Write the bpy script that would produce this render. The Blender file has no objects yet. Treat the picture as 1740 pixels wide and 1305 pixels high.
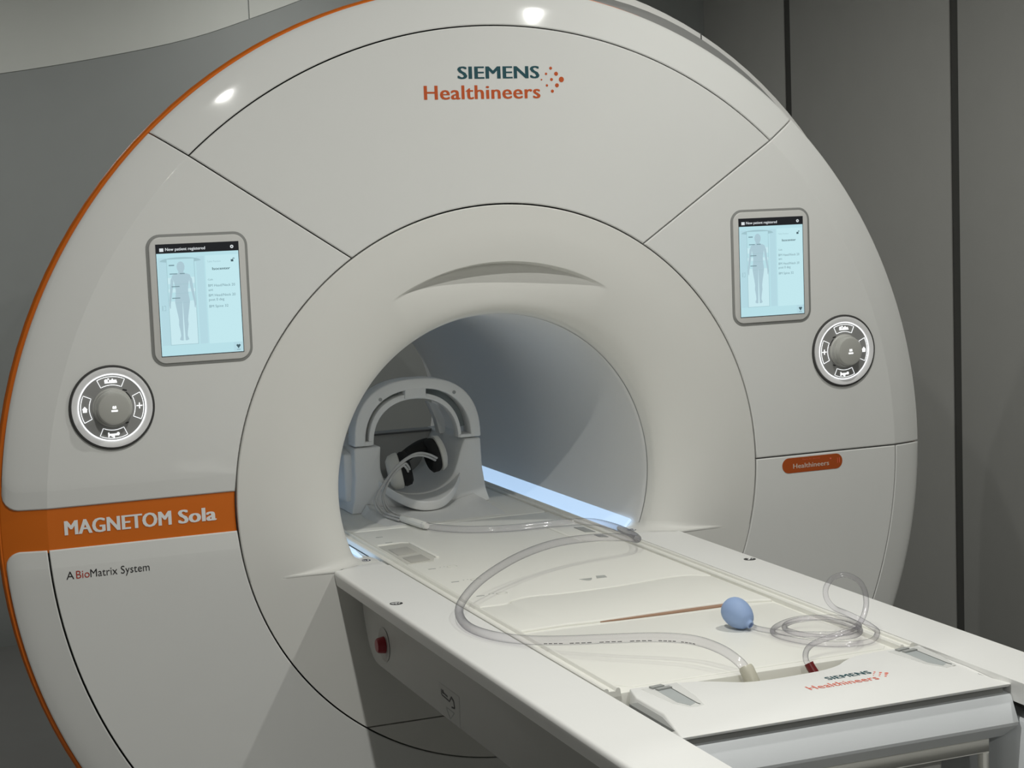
import bpy, bmesh, math, random
from math import sin, cos, pi, sqrt, hypot, atan2, acos, radians
from mathutils import Vector, Matrix

S = bpy.context.scene
COL = S.collection

# ------------------------------------------------------------------ camera
cam_data = bpy.data.cameras.new('camera')
cam = bpy.data.objects.new('camera', cam_data)
COL.objects.link(cam)
R_ = Vector((0.92896183, -0.36818387, -0.03834782))
U_ = Vector((0.07367982, 0.08238511, 0.99387322))
F_ = Vector((0.36276879, 0.92609575, -0.10366035))
M = Matrix.Identity(4)
for i in range(3):
    M[i][0] = R_[i]; M[i][1] = U_[i]; M[i][2] = -F_[i]
M.translation = Vector((-1.33795, -3.44107, 0.600569))
cam.matrix_world = M
cam_data.sensor_width = 36.0
cam_data.lens = 36.0 * 2944.855 / 1740.0
cam_data.clip_start = 0.05
S.camera = cam

# ------------------------------------------------------------------ world, exposure
w = bpy.data.worlds.new('room_world')
S.world = w
w.use_nodes = True
w.node_tree.nodes['Background'].inputs[0].default_value = (0.5, 0.5, 0.48, 1)
w.node_tree.nodes['Background'].inputs[1].default_value = 0.02
S.view_settings.view_transform = 'Standard'
S.view_settings.look = 'None'
S.view_settings.exposure = 0.0
S.view_settings.gamma = 1.0
S.view_settings.use_curve_mapping = False

FLOOR, CEIL = -0.98, 1.68
LAMP_COL = (1.0, 0.995, 0.945)
LAMPS = [  # x, y, watts
    (0.62, -0.90, 13.0), (-0.70, -1.50, 19.0),
    (0.62, -3.10, 3.5), (-0.70, -4.60, 37.0),
    (0.62, 0.80, 7.0), (-1.30, 1.90, 9.0), (0.4, 2.5, 5.0),  # unseen rear lamps, added to brighten the walls and as fill
]

# ------------------------------------------------------------------ materials
MATS = {}
def mat(name, col, rough=0.45, metal=0.0, emit=None, estr=0.0, noise=0.03, spec=0.5, bump=0.0, coat=0.0):
    if name in MATS: return MATS[name]
    m = bpy.data.materials.new(name)
    m.use_nodes = True
    nt = m.node_tree
    b = nt.nodes['Principled BSDF']
    b.inputs['Base Color'].default_value = (*col, 1)
    b.inputs['Roughness'].default_value = rough
    b.inputs['Metallic'].default_value = metal
    b.inputs['Specular IOR Level'].default_value = spec
    b.inputs['Coat Weight'].default_value = coat
    b.inputs['Coat Roughness'].default_value = 0.08
    if emit:
        b.inputs['Emission Color'].default_value = (*emit, 1)
        b.inputs['Emission Strength'].default_value = estr
    if noise > 0:
        tc = nt.nodes.new('ShaderNodeTexCoord')
        n = nt.nodes.new('ShaderNodeTexNoise')
        n.inputs['Scale'].default_value = 9.0
        n.inputs['Detail'].default_value = 3.0
        nt.links.new(tc.outputs['Object'], n.inputs['Vector'])
        mr = nt.nodes.new('ShaderNodeMapRange')
        mr.inputs['To Min'].default_value = 1 - noise
        mr.inputs['To Max'].default_value = 1 + noise
        nt.links.new(n.outputs['Fac'], mr.inputs['Value'])
        mx = nt.nodes.new('ShaderNodeVectorMath'); mx.operation = 'SCALE'
        mx.inputs[0].default_value = col
        nt.links.new(mr.outputs['Result'], mx.inputs['Scale'])
        nt.links.new(mx.outputs['Vector'], b.inputs['Base Color'])
    if bump > 0:
        tc2 = nt.nodes.new('ShaderNodeTexCoord')
        n2 = nt.nodes.new('ShaderNodeTexNoise'); n2.inputs['Scale'].default_value = 900.0
        nt.links.new(tc2.outputs['Object'], n2.inputs['Vector'])
        bp = nt.nodes.new('ShaderNodeBump'); bp.inputs['Strength'].default_value = bump
        bp.inputs['Distance'].default_value = 0.0004
        nt.links.new(n2.outputs['Fac'], bp.inputs['Height'])
        nt.links.new(bp.outputs['Normal'], b.inputs['Normal'])
    MATS[name] = m
    return m

WHITE = mat('gloss_white_plastic', (0.78, 0.785, 0.765), 0.05, noise=0.012)
BEZEL = mat('satin_white_plastic', (0.76, 0.757, 0.722), 0.48, noise=0.012)
LINER = mat('bore_liner_plastic', (0.80, 0.80, 0.79), 0.38, noise=0.012)
TABLE = mat('table_white_plastic', (0.87, 0.87, 0.85), 0.42, noise=0.012)
CREAM = mat('cream_plastic', (0.87, 0.865, 0.81), 0.45, noise=0.012)
NOSEG = mat('pale_grey_plastic', (0.80, 0.83, 0.855), 0.5, noise=0.015, bump=0.2)
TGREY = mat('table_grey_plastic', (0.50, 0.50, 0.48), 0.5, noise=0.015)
COILM = mat('coil_white_plastic', (0.86, 0.86, 0.84), 0.55, noise=0.015)
ORANGE = mat('orange_plastic', (0.70, 0.155, 0.004), 0.45, noise=0.02)
ORANGE_INK = mat('orange_ink', (0.55, 0.09, 0.012), 0.5, noise=0)
CORAL_INK = mat('coral_ink', (0.80, 0.16, 0.10), 0.5, noise=0)
TEAL_INK = mat('teal_ink', (0.006, 0.07, 0.09), 0.5, noise=0)
BLACK_INK = mat('black_ink', (0.018, 0.018, 0.02), 0.5, noise=0)
GREY_INK = mat('grey_ink', (0.36, 0.37, 0.36), 0.5, noise=0)
PALE_INK = mat('pale_grey_ink', (0.47, 0.48, 0.46), 0.5, noise=0)
WHITE_INK = mat('white_ink', (0.88, 0.88, 0.87), 0.5, noise=0)
NAVY_INK = mat('navy_ink', (0.01, 0.012, 0.06), 0.4, noise=0)
GAP = mat('dark_gap', (0.06, 0.06, 0.058), 0.8, noise=0)
GROOVE = mat('grey_groove', (0.27, 0.275, 0.265), 0.6, noise=0)
BANDG = mat('grey_band_paint', (0.27, 0.275, 0.27), 0.6, noise=0.01)
FRAME = mat('screen_frame_plastic', (0.66, 0.66, 0.64), 0.4, noise=0.01)
BLACK = mat('black_foam', (0.006, 0.006, 0.006), 0.8, noise=0.2)
RED = mat('red_plastic', (0.27, 0.006, 0.014), 0.35, noise=0.02)
DKRED = mat('dark_red_plastic', (0.16, 0.012, 0.014), 0.35, noise=0.02)
BLUE = mat('blue_rubber', (0.31, 0.43, 0.68), 0.6, noise=0.02)
STEEL = mat('brushed_grey_metal', (0.55, 0.57, 0.59), 0.35, 0.6, noise=0.02)
SILVER = mat('silver_ring_plastic', (0.88, 0.88, 0.89), 0.3, noise=0.01)
DIALF = mat('dial_face_grey', (0.30, 0.30, 0.295), 0.4, noise=0.02)
KNOB = mat('knob_plastic', (0.46, 0.46, 0.43), 0.45, noise=0.01)
GLOWW = mat('white_glow', (0.8, 0.8, 0.8), 0.4, emit=(0.95, 0.98, 1.0), estr=1.15, noise=0)
GLOWR = mat('ring_glow', (0.8, 0.8, 0.8), 0.4, emit=(0.95, 0.98, 1.0), estr=1.0, noise=0)
LEDM = mat('led_strip_glow', (0.5, 0.55, 0.6), 0.4, emit=(0.41, 0.59, 0.83), estr=0.95, noise=0)
WALLG = mat('grey_wall_paint', (0.47, 0.47, 0.45), 0.6, noise=0.03)
WALLB = mat('slate_wall_paint', (0.38, 0.40, 0.395), 0.6, noise=0.03)
WALLL = mat('light_wall_paint', (0.78, 0.80, 0.76), 0.6, noise=0.02)
WALLF = mat('front_wall_paint', (0.30, 0.30, 0.29), 0.7, noise=0.03)
CEILM = mat('ceiling_paint', (0.46, 0.46, 0.445), 0.8, noise=0.03)
FLOORM = mat('floor_vinyl', (0.22, 0.22, 0.215), 0.45, noise=0.06)
AMBER = mat('amber_gap_shade', (0.38, 0.23, 0.15), 0.7, noise=0.05)
OPENG = mat('coil_opening_dark', (0.27, 0.31, 0.32), 0.3, noise=0.01)

def screen_mat(name, col, s=1.0):
    return mat(name, (0.02, 0.02, 0.02), 0.3, emit=col, estr=s, noise=0, spec=0.2)
SC_BG = screen_mat('screen_background', (0.47, 0.73, 0.79))
SC_PANE = screen_mat('screen_pane', (0.53, 0.79, 0.84))
SC_LINE = screen_mat('screen_line', (0.34, 0.53, 0.58))
SC_BODY = screen_mat('screen_body', (0.40, 0.57, 0.64))
SC_COUCH = screen_mat('screen_couch', (0.57, 0.80, 0.85))
SC_SHADE = screen_mat('screen_shade', (0.45, 0.68, 0.75))
SC_BAR = screen_mat('screen_bar', (0.004, 0.005, 0.008))
SC_TXT = screen_mat('screen_text', (0.17, 0.28, 0.32))
SC_DARK = screen_mat('screen_dark_text', (0.05, 0.10, 0.12))
SC_WHITE = screen_mat('screen_white_text', (0.70, 0.74, 0.76))

def clear_mat():
    m = bpy.data.materials.new('clear_vinyl'); m.use_nodes = True
    nt = m.node_tree; nt.nodes.clear()
    out = nt.nodes.new('ShaderNodeOutputMaterial')
    tr = nt.nodes.new('ShaderNodeBsdfTransparent'); tr.inputs[0].default_value = (0.978, 0.972, 0.988, 1)
    df = nt.nodes.new('ShaderNodeBsdfDiffuse'); df.inputs[0].default_value = (0.15, 0.15, 0.165, 1)
    gl = nt.nodes.new('ShaderNodeBsdfGlossy'); gl.inputs['Roughness'].default_value = 0.08
    lw = nt.nodes.new('ShaderNodeLayerWeight'); lw.inputs['Blend'].default_value = 0.5
    pw = nt.nodes.new('ShaderNodeMath'); pw.operation = 'POWER'; pw.inputs[1].default_value = 3.0
    mu = nt.nodes.new('ShaderNodeMath'); mu.operation = 'MULTIPLY_ADD'
    mu.inputs[1].default_value = 0.85; mu.inputs[2].default_value = 0.02
    nt.links.new(lw.outputs['Facing'], pw.inputs[0]); nt.links.new(pw.outputs[0], mu.inputs[0])
    m1 = nt.nodes.new('ShaderNodeMixShader'); m2 = nt.nodes.new('ShaderNodeMixShader')
    nt.links.new(mu.outputs[0], m1.inputs[0]); nt.links.new(tr.outputs[0], m1.inputs[1]); nt.links.new(df.outputs[0], m1.inputs[2])
    fr = nt.nodes.new('ShaderNodeMath'); fr.operation = 'POWER'; fr.inputs[1].default_value = 4.0
    nt.links.new(lw.outputs['Facing'], fr.inputs[0])
    fr2 = nt.nodes.new('ShaderNodeMath'); fr2.operation = 'MULTIPLY_ADD'; fr2.inputs[1].default_value = 0.35; fr2.inputs[2].default_value = 0.04
    nt.links.new(fr.outputs[0], fr2.inputs[0])
    nt.links.new(fr2.outputs[0], m2.inputs[0]); nt.links.new(m1.outputs[0], m2.inputs[1]); nt.links.new(gl.outputs[0], m2.inputs[2])
    nt.links.new(m2.outputs[0], out.inputs['Surface'])
    return m
CLEAR = clear_mat()

# ------------------------------------------------------------------ helpers
def link(o, parent=None):
    COL.objects.link(o)
    if parent is not None: o.parent = parent
    return o

def finish(name, me, m, parent=None, smooth=35):
    me.validate()
    if m: me.materials.append(m)
    if smooth:
        me.shade_smooth()
        me.set_sharp_from_angle(angle=radians(smooth))
    return link(bpy.data.objects.new(name, me), parent)

def mesh(name, V, Fc, m, parent=None, smooth=35, fix=True):
    me = bpy.data.meshes.new(name)
    me.from_pydata([tuple(v) for v in V], [], Fc)
    if fix:
        bm = bmesh.new(); bm.from_mesh(me)
        bmesh.ops.remove_doubles(bm, verts=bm.verts, dist=1e-6)
        bmesh.ops.recalc_face_normals(bm, faces=bm.faces)
        bm.to_mesh(me); bm.free()
    return finish(name, me, m, parent, smooth)

class MB:
    def __init__(s): s.V = []; s.F = []
    def add(s, V, F):
        o = len(s.V); s.V += [tuple(v) for v in V]; s.F += [tuple(i + o for i in f) for f in F]; return s
    def grid(s, rows, close_u=False, close_v=False):
        o = len(s.V); n = len(rows); k = len(rows[0])
        for r in rows: s.V += [tuple(p) for p in r]
        for i in range(n if close_u else n - 1):
            for j in range(k if close_v else k - 1):
                a = o + i * k + j; b = o + i * k + (j + 1) % k
                c = o + ((i + 1) % n) * k + (j + 1) % k; d = o + ((i + 1) % n) * k + j
                s.F.append((a, b, c, d))
        return s
    def box(s, x0, x1, y0, y1, z0, z1):
        V = [(x, y, z) for z in (z0, z1) for y in (y0, y1) for x in (x0, x1)]
        return s.add(V, [(0, 2, 3, 1), (4, 5, 7, 6), (0, 1, 5, 4), (2, 6, 7, 3), (0, 4, 6, 2), (1, 3, 7, 5)])
    def prism(s, poly, f0, f1):
        n = len(poly)
        V = [f0(*p) for p in poly] + [f1(*p) for p in poly]
        return s.add(V, [tuple(range(n)), tuple(reversed(range(n, 2 * n)))] +
                     [(i, i + n, (i + 1) % n + n, (i + 1) % n) for i in range(n)])
    def build(s, name, m, parent=None, bevel=0.0, seg=2, smooth=35, ang=30):
        me = bpy.data.meshes.new(name)
        me.from_pydata(s.V, [], s.F)
        bm = bmesh.new(); bm.from_mesh(me)
        bmesh.ops.remove_doubles(bm, verts=bm.verts, dist=1e-6)
        bmesh.ops.recalc_face_normals(bm, faces=bm.faces)
        if bevel > 0:
            es = [e for e in bm.edges if len(e.link_faces) == 2 and e.calc_face_angle(0) > radians(ang)]
            bmesh.ops.bevel(bm, geom=es, offset=bevel, segments=seg, profile=0.5, affect='EDGES', clamp_overlap=True)
        bm.to_mesh(me); bm.free()
        return finish(name, me, m, parent, smooth)

def spline(P, n=8, closed=False):
    P = [Vector(p) for p in P]; out = []; N = len(P)
    for i in range(N if closed else N - 1):
        if closed: a, b, c, d = P[i - 1], P[i], P[(i + 1) % N], P[(i + 2) % N]
        else:
            b, c = P[i], P[i + 1]
            a = P[i - 1] if i > 0 else b * 2 - c
            d = P[i + 2] if i + 2 < N else c * 2 - b
        for k in range(n):
            t = k / n
            out.append(0.5 * ((2 * b) + (c - a) * t + (2 * a - 5 * b + 4 * c - d) * t * t + (3 * b - a - 3 * c + d) * t ** 3))
    if not closed: out.append(P[-1])
    return out

def tube_rows(P, r, seg=12):
    P = [Vector(p) for p in P]; rows = []; nrm = None
    for i, p in enumerate(P):
        t = (P[min(i + 1, len(P) - 1)] - P[max(i - 1, 0)]).normalized()
        if nrm is None:
            nrm = t.orthogonal().normalized()
        nrm = (nrm - t * nrm.dot(t)).normalized()
        b = t.cross(nrm)
        rr = r(i / (len(P) - 1)) if callable(r) else r
        rows.append([p + (nrm * cos(2 * pi * k / seg) + b * sin(2 * pi * k / seg)) * rr for k in range(seg)])
    return rows

def tube(mb, P, r, seg=12, caps=True):
    rows = tube_rows(P, r, seg)
    o = len(mb.V)
    mb.grid(rows, close_v=True)
    if caps:
        mb.F.append(tuple(o + k for k in range(seg)))
        mb.F.append(tuple(o + (len(rows) - 1) * seg + k for k in reversed(range(seg))))
    return mb

def lathe(mb, c, axis, prof, seg=40, up=None):
    """prof: list of (radius, height along axis)"""
    c = Vector(c); a = Vector(axis).normalized()
    u = (Vector(up) if up else a.orthogonal()); u = (u - a * u.dot(a)).normalized(); v = a.cross(u)
    rows = []
    for (r, h) in prof:
        rows.append([c + a * h + (u * cos(2 * pi * k / seg) + v * sin(2 * pi * k / seg)) * max(r, 1e-5) for k in range(seg)])
    o = len(mb.V)
    mb.grid(rows, close_v=True)
    return mb

def rrect(x0, x1, z0, z1, r, n=8):
    out = []
    for cx, cz, a0 in ((x1 - r, z1 - r, 0), (x0 + r, z1 - r, 90), (x0 + r, z0 + r, 180), (x1 - r, z0 + r, 270)):
        for k in range(n + 1):
            a = radians(a0 + 90 * k / n); out.append((cx + r * cos(a), cz + r * sin(a)))
    return out

def empty(name, loc, label=None, cat=None, group=None):
    o = bpy.data.objects.new(name, None); COL.objects.link(o)
    o.location = loc; o.empty_display_size = 0.05
    tag(o, label, cat, group)
    return o

def tag(o, label=None, cat=None, group=None, kind=None):
    if label: o['label'] = label
    if cat: o['category'] = cat
    if group: o['group'] = group
    if kind: o['kind'] = kind
    return o

def attach(o, root):
    """parent to an Empty that is not at the origin, keeping world place"""
    o.parent = root
    o.matrix_parent_inverse = Matrix.Translation(root.location).inverted()
    return o

def text(s, m, parent, name, frame, width=None, cap=None, bold=0.0, space=1.0, x0=0.0, z0=0.0, thick=0.0004, align='L', shear=0.0):
    """flat raised lettering; frame(u, v, h) -> world; width = overall width, cap = capital height"""
    cu = bpy.data.curves.new('lettering', 'FONT')
    cu.body = s; cu.size = 1.0; cu.offset = 0.0; cu.space_character = space; cu.extrude = 0.0; cu.shear = shear
    cu.resolution_u = 3
    o = bpy.data.objects.new('lettering', cu); COL.objects.link(o)
    dg = bpy.context.evaluated_depsgraph_get()
    me = bpy.data.meshes.new_from_object(o.evaluated_get(dg))
    bpy.data.objects.remove(o); bpy.data.curves.remove(cu)
    xs = [v.co.x for v in me.vertices]
    lo, hi = min(xs), max(xs)
    CAPH = 0.729
    sz = (cap / CAPH) if cap else width / (hi - lo)
    sx = (width / (hi - lo)) if width else sz
    off = {'L': 0.0, 'C': -(hi - lo) * sx / 2, 'R': -(hi - lo) * sx}[align]
    for v in me.vertices:
        v.co = Vector(frame(x0 + off + (v.co.x - lo) * sx, z0 + v.co.y * sz, thick))
    if bold > .005:      # heavier strokes: the same outline laid down again a hair to each side
        base = me.copy(); mb = MB()
        for k in (-1, -.6, -.2, .2, .6, 1):
            e_ = (Vector(frame(bold * 1.5 * sx * k, 0, 0)) - Vector(frame(0, 0, 0)))
            mb.add([v.co + e_ + (Vector(frame(0, 0, 1e-5 * k)) - Vector(frame(0, 0, 0))) for v in base.vertices], [tuple(p.vertices) for p in base.polygons])
        me = bpy.data.meshes.new(name); me.from_pydata(mb.V, [], mb.F)
        bpy.data.meshes.remove(base)
    me.materials.clear()
    me.materials.append(m)
    me.name = name
    return link(bpy.data.objects.new(name, me), parent)

def flat(name, polys, m, parent, frame, h=0.0006):
    """flat inked shapes of tiny thickness"""
    mb = MB()
    for p in polys:
        mb.prism(p, lambda u, v: frame(u, v, 0.0), lambda u, v: frame(u, v, h))
    return mb.build(name, m, parent, smooth=0)

def disc(cx, cz, r, n=20): return [(cx + r * cos(2 * pi * k / n), cz + r * sin(2 * pi * k / n)) for k in range(n)]
def bar(x0, z0, x1, z1, w):
    d = Vector((x1 - x0, z1 - z0)); L = d.length; d /= L; n = Vector((-d.y, d.x)) * w / 2
    return [(x0 - n.x, z0 - n.y), (x1 - n.x, z1 - n.y), (x1 + n.x, z1 + n.y), (x0 + n.x, z0 + n.y)]

# ------------------------------------------------------------------ room shell
def struct(o): o['kind'] = 'structure'; return o
XL, XR, YF, YB = -2.7, 2.2, -5.6, 3.2
struct(MB().box(XL - .1, XR + .1, YF - .1, YB + .1, FLOOR - .1, FLOOR).build('floor', FLOORM))
struct(MB().box(XL - .1, XR + .1, YF - .1, YB + .1, CEIL, CEIL + .1).build('ceiling', CEILM))
struct(MB().box(XL - .1, XR + .1, YB, YB + .1, FLOOR, CEIL).build('wall_back', WALLB))
struct(MB().box(XL - .1, XL, YF, YB, FLOOR, CEIL).build('wall_left', WALLF))
struct(MB().box(XL - .1, XR + .1, YF - .1, YF, FLOOR, CEIL).build('wall_front', WALLF))
# right wall: flush panels with open vertical joints in front of a dark backing
wr = MB()
joints = [YF, -2.10, -0.95, 0.22, 1.45, 2.52, YB]
for a, b in zip(joints[:-1], joints[1:]):
    wr.box(XR, XR + .006, a + (0.023 if a > YF else 0), b - (0.023 if b < YB else 0), FLOOR, CEIL)
struct(wr.build('wall_right', WALLG, bevel=0.002))
struct(MB().box(XR + .006, XR + .12, YF, YB, FLOOR, CEIL).build('trim_3', mat('joint_dark', (.075, .075, .07), .7, noise=0)))
# raised pale upper wall panels with a sweeping lower edge
wave = [(-2.7, .985), (-1.9, 1.025), (-1.3, 1.075), (-.696, 1.143), (-.267, 1.211), (.024, 1.273), (.267, 1.351), (.444, 1.414), (.75, 1.53), (1.1, CEIL)]
wv = [(p.x, p.y) for p in spline([(a, b, 0) for a, b in wave], 6)]
def wave_panel(name, xa, xb):
    P = [p for p in wv if xa <= p[0] <= xb]
    def zi(x):
        for p, q in zip(wv[:-1], wv[1:]):
            if p[0] <= x <= q[0]: return p[1] + (q[1] - p[1]) * (x - p[0]) / (q[0] - p[0])
        return CEIL
    P = [(xa, zi(xa))] + [p for p in P if xa + 1e-4 < p[0] < xb - 1e-4] + ([(xb, zi(xb))] if zi(xb) < CEIL - .001 else []) + [(xb, CEIL), (xa, CEIL)]
    mb = MB().prism(P, lambda x, z: (x, YB - .005, z), lambda x, z: (x, YB, z))
    return struct(mb.build(name, WALLL))
wave_panel('trim_1', XL, .236)
wave_panel('trim_2', .241, 1.1)

# ceiling downlights (fitting and its lamp)
for i, (x, y, wt) in enumerate(LAMPS):
    where = ('added fill behind the scanner' if y > 2.2 else 'added fill over the scanner body' if y > 0 else 'over the table' if y > -1 else 'over the table end' if y > -2 else ('over the front half of the room' if y > -4 else 'near the front wall'))
    side = 'right' if x > 0 else 'left'
    e = empty('ceiling_light', (x, y, CEIL), f'round recessed ceiling downlight, {side} row, {where}', 'ceiling light', 'ceiling downlights')
    fr = MB(); lathe(fr, (0, 0, 0), (0, 0, -1), [(.075, 0), (.11, 0), (.11, .006), (.10, .012), (.078, .010), (.075, 0)])
    fr.build('trim_ring', WHITE, e)
    df = MB(); df.prism(disc(0, 0, .076, 32), lambda a, b: (a, b, -.001), lambda a, b: (a, b, -.004))
    df.build('diffuser', GLOWW, e, smooth=0)
    L = bpy.data.lights.new('downlight_lamp', 'AREA'); L.shape = 'DISK'; L.size = 0.042
    L.energy = wt; L.color = LAMP_COL
    lo = bpy.data.objects.new('downlight_lamp', L); link(lo, e); lo.location = (0, 0, -.012)

# ------------------------------------------------------------------ the scanner
SCAN = empty('mri_scanner', (0, 0, 0), 'large round white MRI scanner with orange edge and open bore', 'MRI scanner')
RS, RC, RO = 0.600, 0.973, 1.056      # ring seam, crease, outer rim
G = 0.0015                            # half width of a panel gap
def face_y(r):
    if r <= RC: return 0.0
    u = (r - RC) / (RO - RC)
    return 0.0215 * u + 0.005 * u ** 6
# the slanted seams: a line through (.331,.500) along (.323,.217)
def seam_a(r):
    px, pz = .331, .500; dx, dz = .323, .217; L = hypot(dx, dz); dx /= L; dz /= L
    b = px * dx + pz * dz; c = px * px + pz * pz - r * r
    t = -b + sqrt(max(b * b - c, 0)); return atan2(px + dx * t, pz + dz * t)
def zline(z, rc=0.0):
    """angle where the panel meets height z; rc rounds the corner at the rim (sign: which way)"""
    def f(r):
        zz = z
        if rc:
            d = r - (RO - abs(rc))
            if d > 0: zz = z + math.copysign(abs(rc) - sqrt(max(rc * rc - d * d, 0)), rc)
        return acos(max(-1, min(1, zz / r)))
    return f
FL = FLOOR + .006
def panel(name, r0, r1, a0, a1, side, m, nr=10, na=40, depth=0.02, y0=0.0, gap0=G, gap1=G, roll0=0.0, roll1=0.0):
    """polar cover panel between radii r0,r1 and angle functions a0(r),a1(r); side mirrors in x"""
    # rows of radii with a tiny rolled edge at each border
    e = 0.0022
    ts = [0, e] + [(r1 - r0) * k / nr for k in range(1, nr)] + [r1 - r0 - e, r1 - r0]
    if r0 < RC < r1: ts = sorted([t for t in ts if abs(t + r0 - RC) > .004] + [RC - r0 - .001, RC - r0, RC - r0 + .001])
    rows = []
    for i, t in enumerate(ts):
        r = r0 + t
        A, B = a0(r) + gap0 / r, a1(r) - gap1 / r
        w_ = (B - A)
        us = [0, e / r] + [w_ * k / na for k in range(1, na)] + [w_ - e / r, w_]
        if roll0:
            m_ = .036 / r; us = [0, e / r, m_ - .0008, m_] + [m_ + (w_ - m_) * k / na for k in range(1, na)] + [w_ - e / r, w_]
        if roll1:
            m_ = .036 / r; us = [0, e / r] + [(w_ - m_) * k / na for k in range(1, na)] + [w_ - m_, w_ - m_ + .0008, w_ - e / r, w_]
        row = []
        for j, u in enumerate(us):
            drop = 0.0016 if (i in (0, len(ts) - 1) or j in (0, len(us) - 1)) else 0
            a = A + u
            if roll0 and u * r < .036: drop += roll0 * (1 - u * r / .036)
            if roll1 and (w_ - u) * r < .036: drop += roll1 * (1 - (w_ - u) * r / .036)
            row.append((side * r * sin(a), y0 + face_y(r) + drop, max(r * cos(a), FL)))
        rows.append(row)
    # skirts
    back = lambda p: (p[0], p[1] + depth, p[2])
    rows = [[back(p) for p in rows[0]]] + rows + [[back(p) for p in rows[-1]]]
    rows = [[back(r[0])] + list(r) + [back(r[-1])] for r in rows]
    return MB().grid(rows).build(name, m, SCAN, smooth=28)

Z1, Z2 = 0.040, -0.040
Rin = RS + G + .0004
up = panel('upper_panel', Rin, RC - G, lambda r: -seam_a(r), seam_a, 1, WHITE, 10, 60)
rim = panel('top_rim', RC + G, RO, lambda r: -seam_a(r), seam_a, 1, WHITE, 10, 70)
pl = panel('side_panel', Rin, RO, seam_a, zline(Z1, .032), -1, WHITE, 60, 36, roll1=.0035)
pr = panel('side_panel', Rin, RO, seam_a, zline(0.0, 0), 1, WHITE, 18, 36)
ll = panel('lower_panel', Rin, RC + .003 - G, zline(Z2), lambda r: pi - .02, -1, WHITE, 12, 60, gap0=0, roll0=.0035)
rl = panel('lower_panel', Rin, RC + .003 - G, zline(0.0), lambda r: pi - .02, 1, WHITE, 12, 60)
rml = panel('lower_rim', RC + .003 + G, RO, zline(Z2, -.032), lambda r: pi - .02, -1, WHITE, 26, 60, gap0=0, roll0=.0035)
rmr = panel('lower_rim', RC + .003 + G, RO, zline(0.0), lambda r: pi - .02, 1, WHITE, 8, 60)
# orange band set slightly back between the left panels
bz = lambda r: .006 if r < 1.015 else .05
ob = panel('orange_band', Rin, RO + .004, lambda r: zline(Z1 + bz(r))(r), lambda r: zline(Z2 - bz(r))(r), -1, ORANGE, 12, 10, y0=0.007, gap0=0, gap1=0)
# dark core behind the panel gaps
def ring_loft(name, rings, m, parent, n=128, cap=False):
    """rings: list of (cx, cz, R, y); flattened on the floor"""
    rows = []
    for cx, cz, R, y in rings:
        rows.append([(cx + R * sin(2 * pi * k / n), y, max(cz + R * cos(2 * pi * k / n), FL)) for k in range(n)])
    return MB().grid(rows, close_v=True).build(name, m, parent, smooth=40)
ring_loft('core_plate', [(0, 0, .60, .020), (0, 0, .965, .020), (0, 0, 1.035, .046), (0, 0, 1.035, .06), (0, 0, .60, .06)], GAP, SCAN)
# thin orange edge behind the white rim
ring_loft('orange_edge', [(-.005, 0, 1.03, .040), (-.005, 0, 1.0575, .036), (-.005, 0, 1.0615, .041), (-.005, 0, 1.0615, .052), (-.005, 0, 1.05, .056), (-.005, 0, 1.03, .056)], ORANGE, SCAN)
# body behind: grey reveal, then the pale rear shell standing off to the right
def off_ring(cx, cz, R, y, rl, n=144):
    out = []
    for q in range(n):
        a = 2 * pi * q / n - pi
        d = cx * sin(a) + cz * cos(a)
        rf = d + sqrt(R * R - cx * cx - cz * cz + d * d)
        u = max(0.0, min(1.0, (math.degrees(a) + 12) / 22)); u = u * u * (3 - 2 * u)
        r = rf * u + rl * (1 - u)
        out.append((r * sin(a), y, max(r * cos(a), FL)))
    return out
lo_ring = off_ring(.1363, .2303, .836, .120, 1.0)
MB().grid([[(1.045 * sin(2 * pi * q / 144 - pi), .056, max(1.045 * cos(2 * pi * q / 144 - pi), FL)) for q in range(144)], lo_ring, [(x * .99, y + .01, z) for x, y, z in lo_ring]], close_v=True).build('grey_reveal', BANDG, SCAN, smooth=40)
up_ring = off_ring(.0692, .1297, .9714, .136, 1.02)
hi_ring = [(x * 1.0, .142, z) for x, y, z in up_ring]
MB().grid([[(x, .1205, z) for x, y, z in lo_ring], up_ring, off_ring(.0722, .128, .970, .150, 1.02), off_ring(.05, .09, .985, .40, .96), off_ring(.05, .06, .93, 1.45, .90), [(.86 * sin(2 * pi * q / 144 - pi), 1.56, max(.86 * cos(2 * pi * q / 144 - pi), FL)) for q in range(144)], [(.372 * sin(2 * pi * q / 144 - pi), 1.575, .372 * cos(2 * pi * q / 144 - pi)) for q in range(144)]], close_v=True).build('rear_shell', WHITE, SCAN, smooth=35)
# seam across the rear shell, on the right of the top
qa = int((radians(31.5) + pi) / (2 * pi) * 144)
sm = MB(); tube(sm, [Vector(lo_ring[qa]) + Vector((0, -.0005, 0)), Vector(up_ring[qa]) + Vector((.0006, -.0012, .0006)), Vector(off_ring(.05, .09, .985, .40, .96)[qa]) + Vector((.001, 0, .001))], .0016, 6)
sm.build('shell_seam', GAP, SCAN)

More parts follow.
